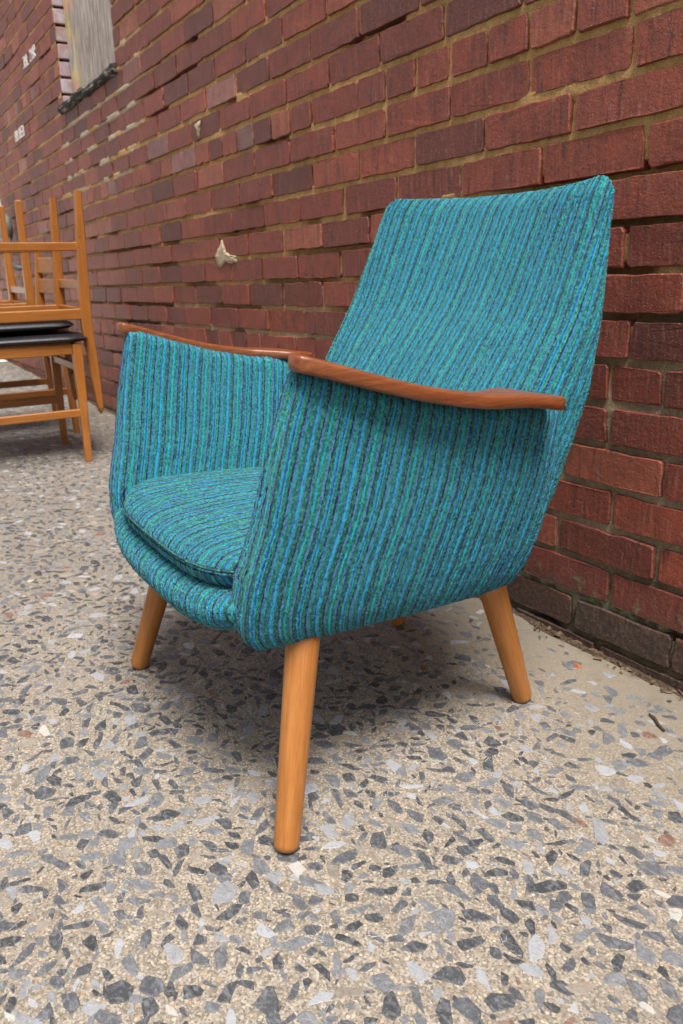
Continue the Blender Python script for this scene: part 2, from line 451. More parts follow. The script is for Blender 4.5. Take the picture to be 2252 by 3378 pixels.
# ---------------------------------------------------------------- paving
def build_ground():
    xs = np.concatenate([[-70, -30, -14, -9], np.arange(-7, 1.0, .04), [1.5, 4, 12, 40, 70]])
    ys = np.array([-70, -25, -10, -5, -3, -1.5, -.7, -.3, -.1, -.045])
    v, n = [], len(ys) + 1
    for x in xs:
        for y in ys: v.append((x, y, gz(x) - (.0)))
        e = -.020 + .013 * (2 * float(fbm(np.array([x * 9, 1.3, 0]))) - 1) + .006 * (2 * float(vnoise(np.array([x * 45, 4.3, 0]))) - 1)
        v.append((x, e, gz(x) - .003))
    f = grid_faces(len(xs), n, flip=True)
    k = len(v)
    for i, x in enumerate(xs):                                # broken edge of the slab
        q = v[i * n + n - 1]; v.append((q[0], q[1] + .002, q[2] - .03))
    for i in range(len(xs) - 1):
        f.append((i * n + n - 1, k + i, k + i + 1, (i + 1) * n + n - 1))
    g = obj('ground', make_mesh('ground', v, f, M['ground'], False), kind='structure')
    # dirt in the gap
    v = []
    xs = np.arange(-7, 1.0, .012)
    for x in xs:
        for y in (-.05, -.03, -.015, -.004, .012):
            v.append((x, y, gz(x) - .013 + .009 * float(fbm(np.array([x * 60, y * 160, 3.])) ) + (.004 if y > -.01 else 0)))
    obj('soil', make_mesh('soil', v, grid_faces(len(xs), 5, flip=True), M['soil'], False), parent=g, kind='stuff')
    return g
ground = build_ground()

def hull(p):
    p = sorted(map(tuple, p))
    def half(q):
        h = []
        for a in q:
            while len(h) > 1 and (h[-1][0] - h[-2][0]) * (a[1] - h[-2][1]) - (h[-1][1] - h[-2][1]) * (a[0] - h[-2][0]) <= 0: h.pop()
            h.append(a)
        return h[:-1]
    return np.array(half(p) + half(p[::-1]))
def stone_shape(L, W, npt, ang):
    a = RNG.random(npt + 1) * 2 * math.pi
    r = RNG.uniform(.72, 1.12, npt + 1)
    x, y = np.cos(a) * r * L, np.sin(a) * r * W
    x = np.concatenate([x, [L * .8, -L * .8]]); y = np.concatenate([y, RNG.normal(0, W * .3, 2)])
    x = x + y * RNG.normal(0, .4)
    c, s = math.cos(ang), math.sin(ang)
    h = hull(np.stack([x * c - y * s, x * s + y * c], -1))
    return h - h.mean(0)
def stone_tone(x, y):
    k = RNG.random()
    nearwall = y > -.34 + .15 * RNG.random() and x > -2.6
    if nearwall: k = .45 + .55 * k
    if k < .52: b = RNG.uniform(.030, .075); c = (b, b * 1.04, b * 1.18)
    elif k < .80: b = RNG.uniform(.085, .16); c = (b, b * 1.02, b * 1.10)
    elif k < .92: b = RNG.uniform(.20, .32); c = (b, b * 1.01, b * 1.07)
    elif k < .925: c = (.40, .38, .35)
    elif k < .995: b = RNG.uniform(.7, 1.1); c = (.24 * b, .20 * b, .16 * b)
    else: c = (.16, .08, .055)
    return (*c, 1)
def build_stones():
    cell = .03
    occ = {}
    st = []
    def put(x, y, R):
        i, j = int(math.floor(x / cell)), int(math.floor(y / cell))
        for a in range(i - 2, i + 3):
            for b in range(j - 2, j + 3):
                for (X, Y, Rr) in occ.get((a, b), ()):
                    if (X - x) ** 2 + (Y - y) ** 2 < (R + Rr) ** 2 * .63: return False
        occ.setdefault((i, j), []).append((x, y, R)); return True
    for (lo, hi, tries) in ((.0120, .0178, 20000), (.0075, .0120, 70000), (.004, .0075, 70000)):
        tries = int(tries * 1.15)
        X = RNG.uniform(-6.0, .55, tries); Y = -RNG.random(tries) ** 1.0 * 1.75 - .03
        for x, y in zip(X, Y):
            keep = ip(y, [(-.42, 1.), (-.22, .34), (-.10, .16), (-.03, .06)]) if x > -4 else 1
            if RNG.random() > keep: continue
            R = RNG.uniform(lo, hi)
            if y + R > -.035: continue
            if put(x, y, R * .86): st.append((x, y, R))
    rec = []
    for (x, y, R) in st:
        asp = RNG.uniform(.34, .85)
        npt = int(RNG.integers(5, 8)) if R > .008 else 5
        poly = stone_shape(R * 1.08, R * 1.08 * asp, npt, RNG.normal(.1, .6) if RNG.random() < .6 else RNG.uniform(0, math.pi))
        tone = stone_tone(x, y)
        h = RNG.uniform(.0002, .0009)
        uv_, zd = project(np.array([x, y, gz(x)]))
        ok = zd > .1 and -40 < uv_[0] < W_PX + 40 and -40 < uv_[1] < H_PX + 40
        rec.append((R * R / zd ** 3 if ok else 0, x, y, poly, tone, h))
    order = sorted(range(len(rec)), key=lambda i: -rec[i][0])
    top = set(order[:300])
    def shape(poly, h):
        n = len(poly)
        v = [(a, b, -.003) for a, b in poly * 1.0]
        v += [(a, b, h * .35) for a, b in poly * .965]
        t1, t2 = RNG.normal(0, .02, 2)
        v += [(a, b, h + a * t1 + b * t2) for a, b in poly * .86]
        f = grid_faces(3, n, True) + [tuple(range(2 * n, 3 * n))]
        return v, f
    V, Fc, T = [], [], []
    for i, (s, x, y, poly, tone, h) in enumerate(rec):
        v, f = shape(poly, h)
        if i in top:
            obj('stone', make_mesh('stone', v, f, M['stone'], False, tone=tone), parent=ground, loc=(x, y, gz(x)), rot=(0, TILT, 0))
        else:
            o = len(V)
            V += [(a + x, b + y, c + gz(x + a)) for a, b, c in v]; Fc += [tuple(k + o for k in q) for q in f]; T += [tone] * len(v)
    obj('aggregate', make_mesh('aggregate', V, Fc, M['stone'], False, tone=np.array(T)), parent=ground, kind='stuff')
build_stones()

# ---------------------------------------------------------------- brick wall
P_, C_ = .204, .0677                                          # brick pitch along the wall, course height
WX0, WX1, WZ1 = -9.0, 1.4, 3.6
OX0, OX1, OZ0, OZ1 = -3.985, -3.19, 1.355, 2.30               # boarded window opening
PH = {13: .68, 12: .15, 11: .83, 10: .33, 9: .72, 8: .25, 7: .83, 6: .10, 5: .67, 4: .23, 3: .74, 2: .20, 1: .78, 0: .40, 14: .15}
wall = thing('brick_wall', 'long weathered red brick wall with ochre mortar beside the paving', 'wall')

CHAIR_POLY = [(905, 465), (1390, 410), (1400, 480), (1340, 760), (1290, 960), (1235, 1180), (1170, 1320), (640, 1460), (330, 1300), (250, 1170), (290, 790), (650, 850), (740, 820)]
CHAIR_POLY = np.array(CHAIR_POLY) / .69627
def inside(pt, poly):
    x, y = pt; c = False
    j = len(poly) - 1
    for i in range(len(poly)):
        if (poly[i][1] > y) != (poly[j][1] > y) and x < (poly[j][0] - poly[i][0]) * (y - poly[i][1]) / (poly[j][1] - poly[i][1]) + poly[i][0]: c = not c
        j = i
    return c

def brick_shape(L, H, depth, detail):
    """front face near y = 0, centred in x and z"""
    hx, hz = L / 2, H / 2
    def edge(a, b, n):
        return [np.array(a) + (np.array(b) - np.array(a)) * (k + 1) / (n + 1) for k in range(n)]
    e = RNG.uniform(.0015, .0055, 4)
    ne, nv = ((6 if L > .13 else 3), 2) if detail else (1, 0)
    pts = []
    c = [(-hx, -hz), (hx, -hz), (hx, hz), (-hx, hz)]
    d = [(1, 0), (0, 1), (-1, 0), (0, -1)]
    for k in range(4):
        a, b = np.array(c[k]), np.array(c[(k + 1) % 4])
        dd = np.array(d[k]); e2 = e[(k + 1) % 4]
        pts.append(a + dd * e[k]); pts += edge(a + dd * e[k], b - dd * e2, ne if k % 2 == 0 else nv); pts.append(b - dd * e2)
    pts = np.array(pts)
    amp = .0008 if detail else .0007
    pts = pts + RNG.normal(0, amp, pts.shape)
    if detail and RNG.random() < .6:                          # a chipped corner or arris
        k = RNG.integers(len(pts)); pts[k] *= (1 - RNG.uniform(.03, .11) * np.array([.4, 1.]))
    n = len(pts)
    tx, tz = RNG.normal(0, .009), RNG.normal(0, .022)
    y0 = RNG.normal(0, .0009)
    ins = RNG.uniform(.0007, .0019)
    inner = pts - np.sign(pts) * ins * np.minimum(1, np.abs(pts) / (np.array([hx, hz]) * .5))
    v = [(x, y0 + .0022 + x * tx + z * tz, z) for x, z in pts]
    v += [(x, y0 + x * tx + z * tz + RNG.normal(0, .0003), z) for x, z in inner]
    v += [(x, y0 + depth, z) for x, z in pts]
    f = [tuple(range(n, 2 * n))]
    for i in range(n):
        j = (i + 1) % n
        f.append((i, j, n + j, n + i)); f.append((2 * n + i, 2 * n + j, j, i))
    return v, f

def build_wall():
    lay = []
    rows = int(WZ1 / C_)
    for r in range(-1, rows):
        z0 = r * C_
        head = (r % 8 == 6)
        pitch = P_ / 2 if head else P_
        ph = PH.get(r)
        if ph is None: ph = (.68 if r % 2 else .18) + random.uniform(-.09, .09)
        x = WX0 + ((ph * P_ - WX0) % pitch) - pitch
        drift = 0.
        while x < WX1:
            drift = .8 * drift + RNG.normal(0, .0022)
            a, b = x + drift, x + pitch + drift
            x += pitch
            j = RNG.uniform(.0065, .0125)
            jz = RNG.uniform(.0095, .0138)
            a2, b2, za, zb = a + j / 2, b - j / 2, z0 + jz / 2, z0 + C_ - jz / 2
            depth = .03
            if zb > OZ0 and za < OZ1 and b2 > OX0 and a2 < OX1:
                if a2 < OX0 - .03: b2 = OX0
                elif b2 > OX1 + .03: a2 = OX1
                else: continue
                depth = .10
            lay.append((a2, b2, za, zb, depth, r, head))
    rec = []
    for q in lay:
        a, b, za, zb, depth, r, head = q
        cpt = np.array([(a + b) / 2, 0, (za + zb) / 2])
        co = np.array([[a, 0, za], [b, 0, za], [b, 0, zb], [a, 0, zb], cpt])
        pp, zd = project(co)
        vis = zd.min() > .15 and pp[:, 0].max() > 0 and pp[:, 0].min() < W_PX and pp[:, 1].max() > 0 and pp[:, 1].min() < H_PX and zb > gz(cpt[0])
        ar = 0
        if vis:
            w = pp[:4]; ar = abs(sum(w[i][0] * w[(i + 1) % 4][1] - w[(i + 1) % 4][0] * w[i][1] for i in range(4))) / 2
            cx = np.clip(pp, [0, 0], [W_PX, H_PX]); frac = np.prod(np.ptp(cx[:4], axis=0)) / (np.prod(np.ptp(pp[:4], axis=0)) + 1e-6)
            ar *= frac
            if all(inside(k, CHAIR_POLY) for k in pp): ar = 0
        rec.append((ar, q))
    order = sorted(range(len(rec)), key=lambda i: -rec[i][0])
    top = set(order[:300])
    V, Fc, T = [], [], []
    for i, (ar, (a, b, za, zb, depth, r, head)) in enumerate(rec):
        L, H = b - a, zb - za
        det = ar > 350
        v, f = brick_shape(L, H, depth, det)
        tone_r = np.clip(RNG.normal(.48, .28), 0, 1)
        xm, zm = (a + b) / 2, (za + zb) / 2
        pale = 0.
        if RNG.random() < .04 and zm > .5 and xm < -2.: pale = RNG.uniform(.15, .45)
        if r == 14 and -2.75 < xm < -2.12 and RNG.random() < .5: pale = RNG.uniform(.25, .5)
        tone = (tone_r, pale, RNG.random(), 1)
        if i in top:
            obj('brick', make_mesh('brick', v, f, M['brick'], False, tone=tone), parent=wall, loc=(xm, 0, zm))
        else:
            o = len(V)
            V += [(p[0] + xm, p[1], p[2] + zm) for p in v]; Fc += [tuple(k + o for k in q) for q in f]; T += [tone] * len(v)
    obj('brickwork', make_mesh('brickwork', V, Fc, M['brick'], False, tone=np.array(T)), parent=wall, kind='stuff')

    # mortar: recessed, crumbling, washed out of some joints
    xs = np.concatenate([np.arange(WX0, -4.6, .10), np.arange(-4.6, -2.4, .010), np.arange(-2.4, -.45, .006), np.arange(-.45, WX1, .05)])
    zs = np.concatenate([np.arange(-.10, 1.25, .0056), np.arange(1.25, 2.1, .010), np.arange(2.1, WZ1, .1)])
    X, Z = np.meshgrid(xs, zs, indexing='ij')
    jr = np.round(Z / C_)
    base = .0026 + .0038 * fbm(np.stack([X * 26, Z * 26, X * 0 + 1], -1)) + .003 * fbm(np.stack([X * 150, Z * 150, X * 0 + 5], -1), 2)
    wash = fbm(np.stack([X * 3.1, jr * 9.7, X * 0 + 2], -1), 3)
    lvl = np.where(np.isin(jr, (8, 9, 10, 11, 12)), .50, .64) - np.where(np.isin(jr, (10, 11)) & (X > -1.6), .14, 0)
    bed = np.abs(Z - jr * C_) < .013
    base = base + np.where(bed, .017 * sstep(lvl, lvl + .08, wash), 0)
    proud = sstep(.50, .62, fbm(np.stack([X * 5, jr * 3.7, X * 0 + 9], -1), 2)) * (Z > .75)
    base = base - .0030 * proud * bed
    rep = sstep(-4.2, -4.0, X) * (1 - sstep(-3.1, -2.8, X)) * sstep(.93, 1.05, Z) * (1 - sstep(1.38, 1.5, Z)) * sstep(.45, .55, fbm(np.stack([X * 7, jr * 5.1, X * 0 + 19], -1), 2))
    base = base * (1 - rep) + rep * (-.004 + .006 * fbm(np.stack([X * 60, Z * 60, X * 0], -1), 2)) * bed + rep * base * (~bed)
    Y = base
    n, m = X.shape
    V = np.stack([X, Y, Z], -1).reshape(-1, 3)
    I = np.arange(n * m).reshape(n, m)
    Q = np.stack([I[:-1, :-1], I[1:, :-1], I[1:, 1:], I[:-1, 1:]], -1)
    cx, cz = (X[:-1, :-1] + X[1:, 1:]) / 2, (Z[:-1, :-1] + Z[1:, 1:]) / 2
    keep = ~((cx > OX0) & (cx < OX1) & (cz > OZ0) & (cz < OZ1))
    Q = Q[keep].reshape(-1, 4)
    me = bpy.data.meshes.new('mortar')
    me.vertices.add(len(V)); me.vertices.foreach_set('co', V.astype(np.float32).ravel())
    me.loops.add(Q.size); me.loops.foreach_set('vertex_index', Q.astype(np.int32).ravel())
    me.polygons.add(len(Q)); me.polygons.foreach_set('loop_start', np.arange(0, Q.size, 4, dtype=np.int32)); me.polygons.foreach_set('loop_total', np.full(len(Q), 4, np.int32))
    me.polygons.foreach_set('use_smooth', np.ones(len(Q), bool))
    me.update(calc_edges=True); me.validate()
    me.materials.append(M['mortar'])
    obj('mortar', me, parent=wall)
    # body of the wall behind
    mb = MB()
    for (x0, x1, z0, z1) in ((WX0, OX0 - .02, -.12, WZ1), (OX1 + .02, WX1, -.12, WZ1), (OX0 - .02, OX1 + .02, -.12, OZ0 - .05), (OX0 - .02, OX1 + .02, OZ1 + .02, WZ1)):
        v = [(x, y, z) for x in (x0, x1) for y in (.03, .30) for z in (z0, z1)]
        mb.add(v, [(0, 1, 3, 2), (4, 6, 7, 5), (0, 4, 5, 1), (2, 3, 7, 6), (0, 2, 6, 4), (1, 5, 7, 3)])
    mb.build('wall_core', M['mortar'], wall, False)
build_wall()

def build_window():
    # painted brick ends of the reveal
    r = int(OZ0 / C_)
    for k in range(r, int(OZ1 / C_) + 1):
        z0, z1 = max(k * C_ + .006, OZ0), min(k * C_ + C_ - .005, OZ1)
        if z1 - z0 < .015: continue
        mb = MB(); e = RNG.uniform(-.003, .003)
        mb.beam((OX0 + .001 + e, .004 + abs(e), (z0 + z1) / 2), (OX0 + .001 + e, .078, (z0 + z1) / 2), .012, z1 - z0, bev=.003)
        mb.build('reveal_brick', M['reveal'], wall, False)
    mb = MB()
    mb.beam((OX0 + .001, .078, (OZ0 + OZ1) / 2), (OX0 + .001, .09, (OZ0 + OZ1) / 2), .006, OZ1 - OZ0)
    mb.build('reveal_mortar', M['mortar'], wall, False)
    # weathered sheet of timber closing the opening
    b = MB(); cxw = (OX0 + OX1) / 2; w = OX1 - OX0
    nx, nz = 20, 24
    v = []
    for i in range(nx + 1):
        for k in range(nz + 1):
            x = -w / 2 + w * i / nx; z = -.02 + (OZ1 - OZ0 + .04) * k / nz
            edge = -.012 * math.exp(-((x + w / 2 - .05) / .035) ** 2)
            v.append((x, .052 + edge + .002 * float(fbm(np.array([x * 14, z * 4, 0.]))), z))
    obj('window_board', make_mesh('window_board', v, grid_faces(nx + 1, nz + 1, flip=True), M['board']), wall, loc=(cxw, 0, OZ0))
    # charred sill
    nx, n = 46, 12
    v = []
    for i in range(nx):
        x = OX0 - .012 + (w + .02) * i / (nx - 1)
        for k in range(n):
            t = 2 * math.pi * k / n
            cy_, cz_ = math.cos(t), math.sin(t)
            sy = np.sign(cy_) * abs(cy_) ** .5; sz = np.sign(cz_) * abs(cz_) ** .5
            nn = float(fbm(np.array([x * 11, sy * 1.3, sz * 1.3 + 3]), 3)) - .5
            v.append((x, .018 + sy * (.036 + .022 * nn), OZ0 + .004 + sz * (.020 + .020 * nn)))
    f = grid_faces(nx, n, True) + [tuple(range(n))[::-1], tuple(range((nx - 1) * n, nx * n))]
    obj('window_sill', make_mesh('window_sill', v, f, M['charred']), wall)
build_window()

def blob(cx, cz, pts, h, name, y0=-.001):
    """irregular smear of mortar lying on the wall face"""
    pts = np.array(pts, float)
    pts = np.concatenate([[a + (b - a) * q / 4 + RNG.normal(0, .0022, 2) for q in range(4)] for a, b in zip(pts, np.roll(pts, -1, 0))]); n = len(pts); c = pts.mean(0)
    v = []
    for s, y in ((1.0, .004), (.93, -h * .6), (.6, -h), (.25, -h * .85)):
        for p in pts:
            q = c + (p - c) * s
            v.append((q[0], y + y0 + RNG.normal(0, h * .12), q[1]))
    f = grid_faces(4, n, True) + [tuple(range(3 * n, 4 * n))]
    return obj(name, make_mesh(name, v, f, M['plaster'], True), wall, loc=(cx, 0, cz))
blob(-2.343, .690, [(-.060, -.036), (-.030, -.034), (.004, -.020), (.040, -.028), (.078, -.024), (.082, -.008), (.050, -.004), (.012, .006), (.000, .022), (-.014, .040), (-.030, .026), (-.050, .014), (-.064, .000)], .0025, 'mortar_smear')
blob(-2.47, 1.055, [(-.030, .012), (.030, .016), (.022, .002), (.008, -.02), (-.002, -.030), (-.010, -.01)], .004, 'mortar_smear')

def ribbon(strokes, x0, z0, s, w, name):
    mb = MB()
    for st in strokes:
        for (a, b) in zip(st[:-1], st[1:]):
            a, b = np.array(a) * s, np.array(b) * s
            d = b - a; L = np.linalg.norm(d); d = d / L; nn = np.array([-d[1], d[0]]) * w / 2
            q = [a - nn - d * w * .3, b - nn + d * w * .3, b + nn + d * w * .3, a + nn - d * w * .3]
            mb.add([(p[0], -.0042 - .0004 * RNG.random(), p[1]) for p in q] + [(p[0], -.001, p[1]) for p in q], [(0, 1, 2, 3), (0, 4, 5, 1), (1, 5, 6, 2), (2, 6, 7, 3), (3, 7, 4, 0)])
    return mb.build(name, M['chalk'], wall, False, loc=(x0, 0, z0))
LET = {'J': [[(0, .1), (.3, 0), (.5, .2), (.5, 1)], [(.2, 1), (.8, 1)]], 'H': [[(0, 0), (0, 1)], [(.6, 0), (.6, 1)], [(0, .5), (.6, .5)]],
       'L': [[(0, 1), (0, 0), (.6, 0)]], '2': [[(0, .8), (.3, 1), (.6, .8), (0, 0), (.6, 0)]], 'R': [[(0, 0), (0, 1), (.5, 1), (.55, .6), (0, .5), (.6, 0)]],
       'B': [[(0, 0), (0, 1), (.5, .95), (.5, .6), (0, .5), (.6, .4), (.55, 0), (0, 0)]], 'E': [[(.6, 1), (0, 1), (0, 0), (.6, 0)], [(0, .5), (.5, .5)]]}
def word(txt):
    o, x = [], 0
    for ch in txt:
        if ch == ' ': x += .55; continue
        o += [[(a + x, b) for a, b in st] for st in LET[ch]]; x += .95
    return o
ribbon(word('JHL 2HR'), -4.62, 1.652, .046, .0050, 'chalk_writing')
ribbon(word('BB BEB'), -5.02, 1.380, .046, .0065, 'chalk_writing')

# ---------------------------------------------------------------- teal lounge chair
arm_root = thing('armchair', 'teal striped lounge chair with wooden arms and tapered legs before the brick wall', 'armchair', (-.984, -.456, gz(-.984)), (0, TILT, 0))
yf_t = [(.213, -.160), (.221, -.198), (.230, -.225), (.243, -.243), (.262, -.253), (.284, -.256), (.326, -.252), (.385, -.235), (.44, -.224), (.484, -.214), (.54, -.199), (.6, -.18)]
yr_t = [(.2, .11), (.3, .15), (.4, .18), (.5, .195), (.6, .2)]
zt_t = [(-.27, .552), (-.2, .547), (-.14, .529), (-.07, .510), (0, .496), (.07, .490), (.13, .481), (.2, .470)]
xo_t = [(.212, .140), (.217, .168), (.222, .194), (.230, .215), (.241, .230), (.262, .241), (.295, .250), (.34, .2575), (.40, .265), (.48, .273), (.545, .279)]
bow_t = [(-.27, -.005), (-.2, .0), (-.1, .007), (0, .011), (.08, .010), (.14, .002), (.2, -.020)]
def side_panel(sgn):
    ns, no, na, ni = 64, 34, 9, 22
    s_all = np.concatenate([np.array([0, 0, .0012, .0045, .010, .018]), np.linspace(.035, 1, ns - 6)])
    V, UV = [], []
    Lp = .42
    for si, s in enumerate(s_all):
        cap = .66 + .34 * math.sqrt(max(0, 1 - (1 - min(1, s / .018)) ** 2))
        if si == 0: cap = 0.
        ymid = ip(.45, yf_t) + s * (ip(.45, yr_t) - ip(.45, yf_t))
        zt = ip(ymid, zt_t) - .012 * (1 - max(cap, .66))
        zb = .216 + .012 * sstep(.75, 1., s)
        sec = []
        th0 = .034
        def xo(z, y): return ip(z, xo_t) + ip(y, bow_t)
        def yy(z): return ip(z, yf_t) + s * (ip(z, yr_t) - ip(z, yf_t))
        zr = zt - th0 / 2
        for k in range(no):
            z = zb + (zr - zb) * (k / (no - 1)) ** 1.25
            sec.append((xo(z, yy(z)), z, 0))
        xc = xo(zr, yy(zr)) - th0 / 2
        for k in range(1, na):
            t = math.pi * k / na
            sec.append((xc + math.cos(t) * th0 / 2, zr + math.sin(t) * th0 / 2, 0))
        for k in range(ni):
            q = k / (ni - 1)
            z = zr + (.262 - zr) * q
            th = th0 + .016 * q
            sec.append((xo(z, yy(z)) - th, z, 1))
        for (x, z, inn) in sec:
            x_o = xo(min(z, zr), yy(min(z, zr)))
            xm = x_o - th0 / 2
            x2 = xm + (x - xm) * (.004 + .996 * cap)
            y = yy(z)
            puff = .0030 * math.sin(math.pi * min(1, max(0, (z - .22) / .3))) * (1 if not inn else -.6)
            V.append((sgn * (x2 + puff * cap), y, z))
            wgt = 1 - float(sstep(.0, .10, s))
            UV.append((s * Lp + (.013 if sgn > 0 else .041), z))
    m = no + na - 1 + ni
    A = np.array(V).reshape(len(s_all), m, 3); U = np.array(UV).reshape(len(s_all), m, 2)
    for k in range(4, -1, -1):                              # true width of cloth round the front edge
        U[k, :, 0] = U[k + 1, :, 0] - np.linalg.norm(A[k + 1] - A[k], axis=1)
    UV = U.reshape(-1, 2)
    f = grid_faces(len(s_all), m, False, flip=(sgn < 0))
    return obj('side_panel', make_mesh('side_panel', V, f, M['fabric'], uv=UV), arm_root)
side_panel(1); side_panel(-1)
def seam(pts, r, parent, u0):
    mb = MB(); mb.tube(pts, r, 8)
    n = len(pts)
    uv = [(u0 + .0012 * math.sin(k % 8), .004 * (k // 8)) for k in range(n * 8)]
    return obj('seam', make_mesh('seam', mb.v, mb.f, M['fabric'], uv=uv), parent)
for o_ in [c for c in arm_root.children if c.name.startswith('side_panel')]:
    sg = 1 if o_.data.vertices[0].co.x > 0 else -1
    seam([(sg * (ip(z, xo_t) + ip(ip(z, yf_t), bow_t) - .0305), ip(z, yf_t) + .0022, z) for z in np.linspace(.30, .520, 40)], .0021, o_, .0112)

def back_panel():
    w_t = [(.2, .180), (.235, .208), (.28, .232), (.35, .254), (.42, .262), (.485, .266), (.57, .257), (.67, .240), (.735, .232)]
    yfe_t = [(.2, .01), (.31, .035), (.40, .072), (.485, .120), (.572, .172), (.67, .214), (.735, .241)]
    yre_t = [(.2, .10), (.24, .150), (.282, .175), (.35, .201), (.423, .220), (.478, .234), (.558, .250), (.638, .264), (.705, .274), (.735, .277)]
    nz, n = 84, 128
    V, UV = [], []
    z0, z1, tr = .217, .739, .026
    zs = np.concatenate([np.linspace(z0, z1 - tr, nz - 10), z1 - tr + tr * np.sin(np.linspace(.12, math.pi / 2, 10))])
    vlen = 0; pz = zs[0]
    for z in zs:
        q = max(0, (z - (z1 - tr)) / tr); sq = math.sqrt(max(0, 1 - q * q)); sq = max(sq, .02)
        qb = max(0, ((z0 + .03) - z) / .03); sb = math.sqrt(max(.02, 1 - qb * qb))
        w = ip(z, w_t) - .016 * (1 - sq) - .03 * (1 - sb)
        ye, yr = ip(z, yfe_t), ip(z, yre_t)
        cf = ip(z, [(.2, 0), (.4, .010), (.5, .026), (.6, .042), (.735, .046)])
        cr = ip(z, [(.2, .05), (.4, .055), (.735, .048)])
        lx = ly = None; arc = 0; pts = []
        for k in range(n):
            t = 2 * math.pi * (k / n) - math.pi / 2        # start at the middle of the front
            c, s = math.cos(t), math.sin(t)
            e = 2 / 4.6
            X = w * np.sign(c) * abs(c) ** e
            T = np.sign(s) * abs(s) ** e
            b = 1 - (X / w) ** 2
            mid = (ye + cf * b + yr + cr * b) / 2; half = (yr + cr * b - ye - cf * b) / 2
            pts.append((X, mid + T * half * sq * sb))
        P = np.array(pts)
        d = np.linalg.norm(np.roll(P, -1, 0) - P, axis=1)
        arc = np.concatenate([[0], np.cumsum(d)[:-1]])
        total = d.sum()
        arc = np.where(np.arange(n) > n // 2, arc - total, arc)
        vlen += math.hypot(z - pz, .55 * (z - pz)); pz = z
        for (x, y), a in zip(pts, arc):
            V.append((x, y, z - .007 * (1 - (x / .23) ** 2) * float(sstep(.5, .73, z)))); UV.append((a + .004, vlen))
    f = []
    for i in range(nz - 1):
        for k in range(n):
            if k == n // 2: continue                         # uv seam down the middle of the outside back
            a, b = i * n + k, i * n + (k + 1) % n
            f.append((a, b, b + n, a + n))
    base = len(V)
    for i in range(nz):                                       # seam column again, with the other u
        for k in (n // 2, n // 2 + 1):
            x, y, z = V[i * n + k % n]; V.append((x, y, z)); UV.append((UV[i * n + n // 2][0] + (.012 if k > n // 2 else 0), UV[i * n + k][1]))
    for i in range(nz - 1):
        a = base + 2 * i; f.append((a, a + 1, a + 3, a + 2))
    t0 = (nz - 1) * n
    for k in range(-n // 4, n // 4):                          # closed top edge
        q = [t0 + k % n, t0 + (k + 1) % n, t0 + (n // 2 - k - 1) % n, t0 + (n // 2 - k) % n]
        f.append(tuple(dict.fromkeys(q)))
    return obj('backrest', make_mesh('backrest', V, f, M['fabric'], uv=UV), arm_root)
back_panel()

def seat_base():
    nx = 72
    V, UV = [], []
    W = .236
    m = None
    for i in range(nx):
        a = -1 + 2 * i / (nx - 1)
        x = W * np.sign(a) * abs(a) ** .85
        k = abs(x / W)
        yF = -.250 - .033 * (1 - k ** 3)
        zb = .237 + .050 * k ** 5
        zt = .296 + .010 * k ** 3 - .008 * (1 - k ** 2)
        h = zt - zb
        prof = [(-.10, zt - .030), (-.17, zt - .018), (yF + .045, zt - .002)]
        for q in range(13):
            t = math.pi / 2 + math.pi * q / 12 * 1.0
            r = h / 2
            prof.append((yF + .026 + math.cos(t) * .026, zt - r + math.sin(t) * r))
        prof += [(yF + .05, zb - .002), (yF + .10, zb - .006), (-.05, zb - .010), (.10, zb - .008), (.20, zb + .004), (.235, zb + .03)]
        P = np.array(prof)
        vl = np.concatenate([[0], np.cumsum(np.linalg.norm(np.diff(P, axis=0), axis=1))])
        m = len(prof)
        for (y, z), v in zip(prof, vl):
            V.append((x * (1 - .30 * max(0, (y + .05) / .285)), y, z)); UV.append((x + .021, v))
    return obj('front_rail', make_mesh('front_rail', V, grid_faces(nx, m), M['fabric'], uv=UV), arm_root)
seat_base()

def cushion():
    n = 44; W = .231
    V, UV = [], []
    rows = []
    def surf(a, b, top):
        e = .86
        x = W * a * math.sqrt(1 - .10 * b * b * (b < 0) * 1.0) 
        k = abs(a)
        yfr = -.249 - .021 * (1 - k ** 3.2)
        yre = .14
        # rounded front corners
        y = yfr + (yre - yfr) * (b + 1) / 2
        if b < 0: y += .030 * (k ** 6) * (-b) ** 2
        zed = .322 - .075 * (y + .24) - .018 * (1 - k ** 3) * max(0, -b) ** 2
        rim = max(abs(a) ** 7, abs(b) ** 9)
        rim = (abs(a) ** 8 + abs(b) ** 12) ; rim = min(1, rim)
        prof = math.sqrt(max(0, 1 - rim))
        crown = .004 * (1 - a * a) * (1 - .6 * b * b)
        z = zed + (prof * (.024) + crown) if top else zed - prof * .024
        return x, y, z
    for top in (1, 0):
        for i in range(n):
            for j in range(n):
                a = -1 + 2 * i / (n - 1); b = -1 + 2 * j / (n - 1)
                a = math.sin(a * math.pi / 2); b = math.sin(b * math.pi / 2)
                x, y, z = surf(a, b, top)
                V.append((x, y, z)); UV.append((x * 1.04 + .033, y - (.03 * (1 - (z - .29) / .06) if b < -.9 else 0)))
    f = grid_faces(n, n, flip=False) 
    f = [q[::-1] for q in f]
    f2 = grid_faces(n, n, off=n * n)
    return obj('seat_cushion', make_mesh('seat_cushion', V, f + f2, M['fabric'], uv=UV), arm_root)
cush = cushion()
def cushion_seam():
    pts = []
    for a in np.linspace(-1, 1, 70):
        k = abs(a); x = .2310 * a * .985
        yfr = -.2505 - .021 * (1 - k ** 3.2) + .030 * k ** 6
        pts.append((x, yfr - .0005, .322 - .075 * (yfr + .24) - .018 * (1 - k ** 3) + .0085))
    seam(pts, .0018, cush, .0112)
cushion_seam()

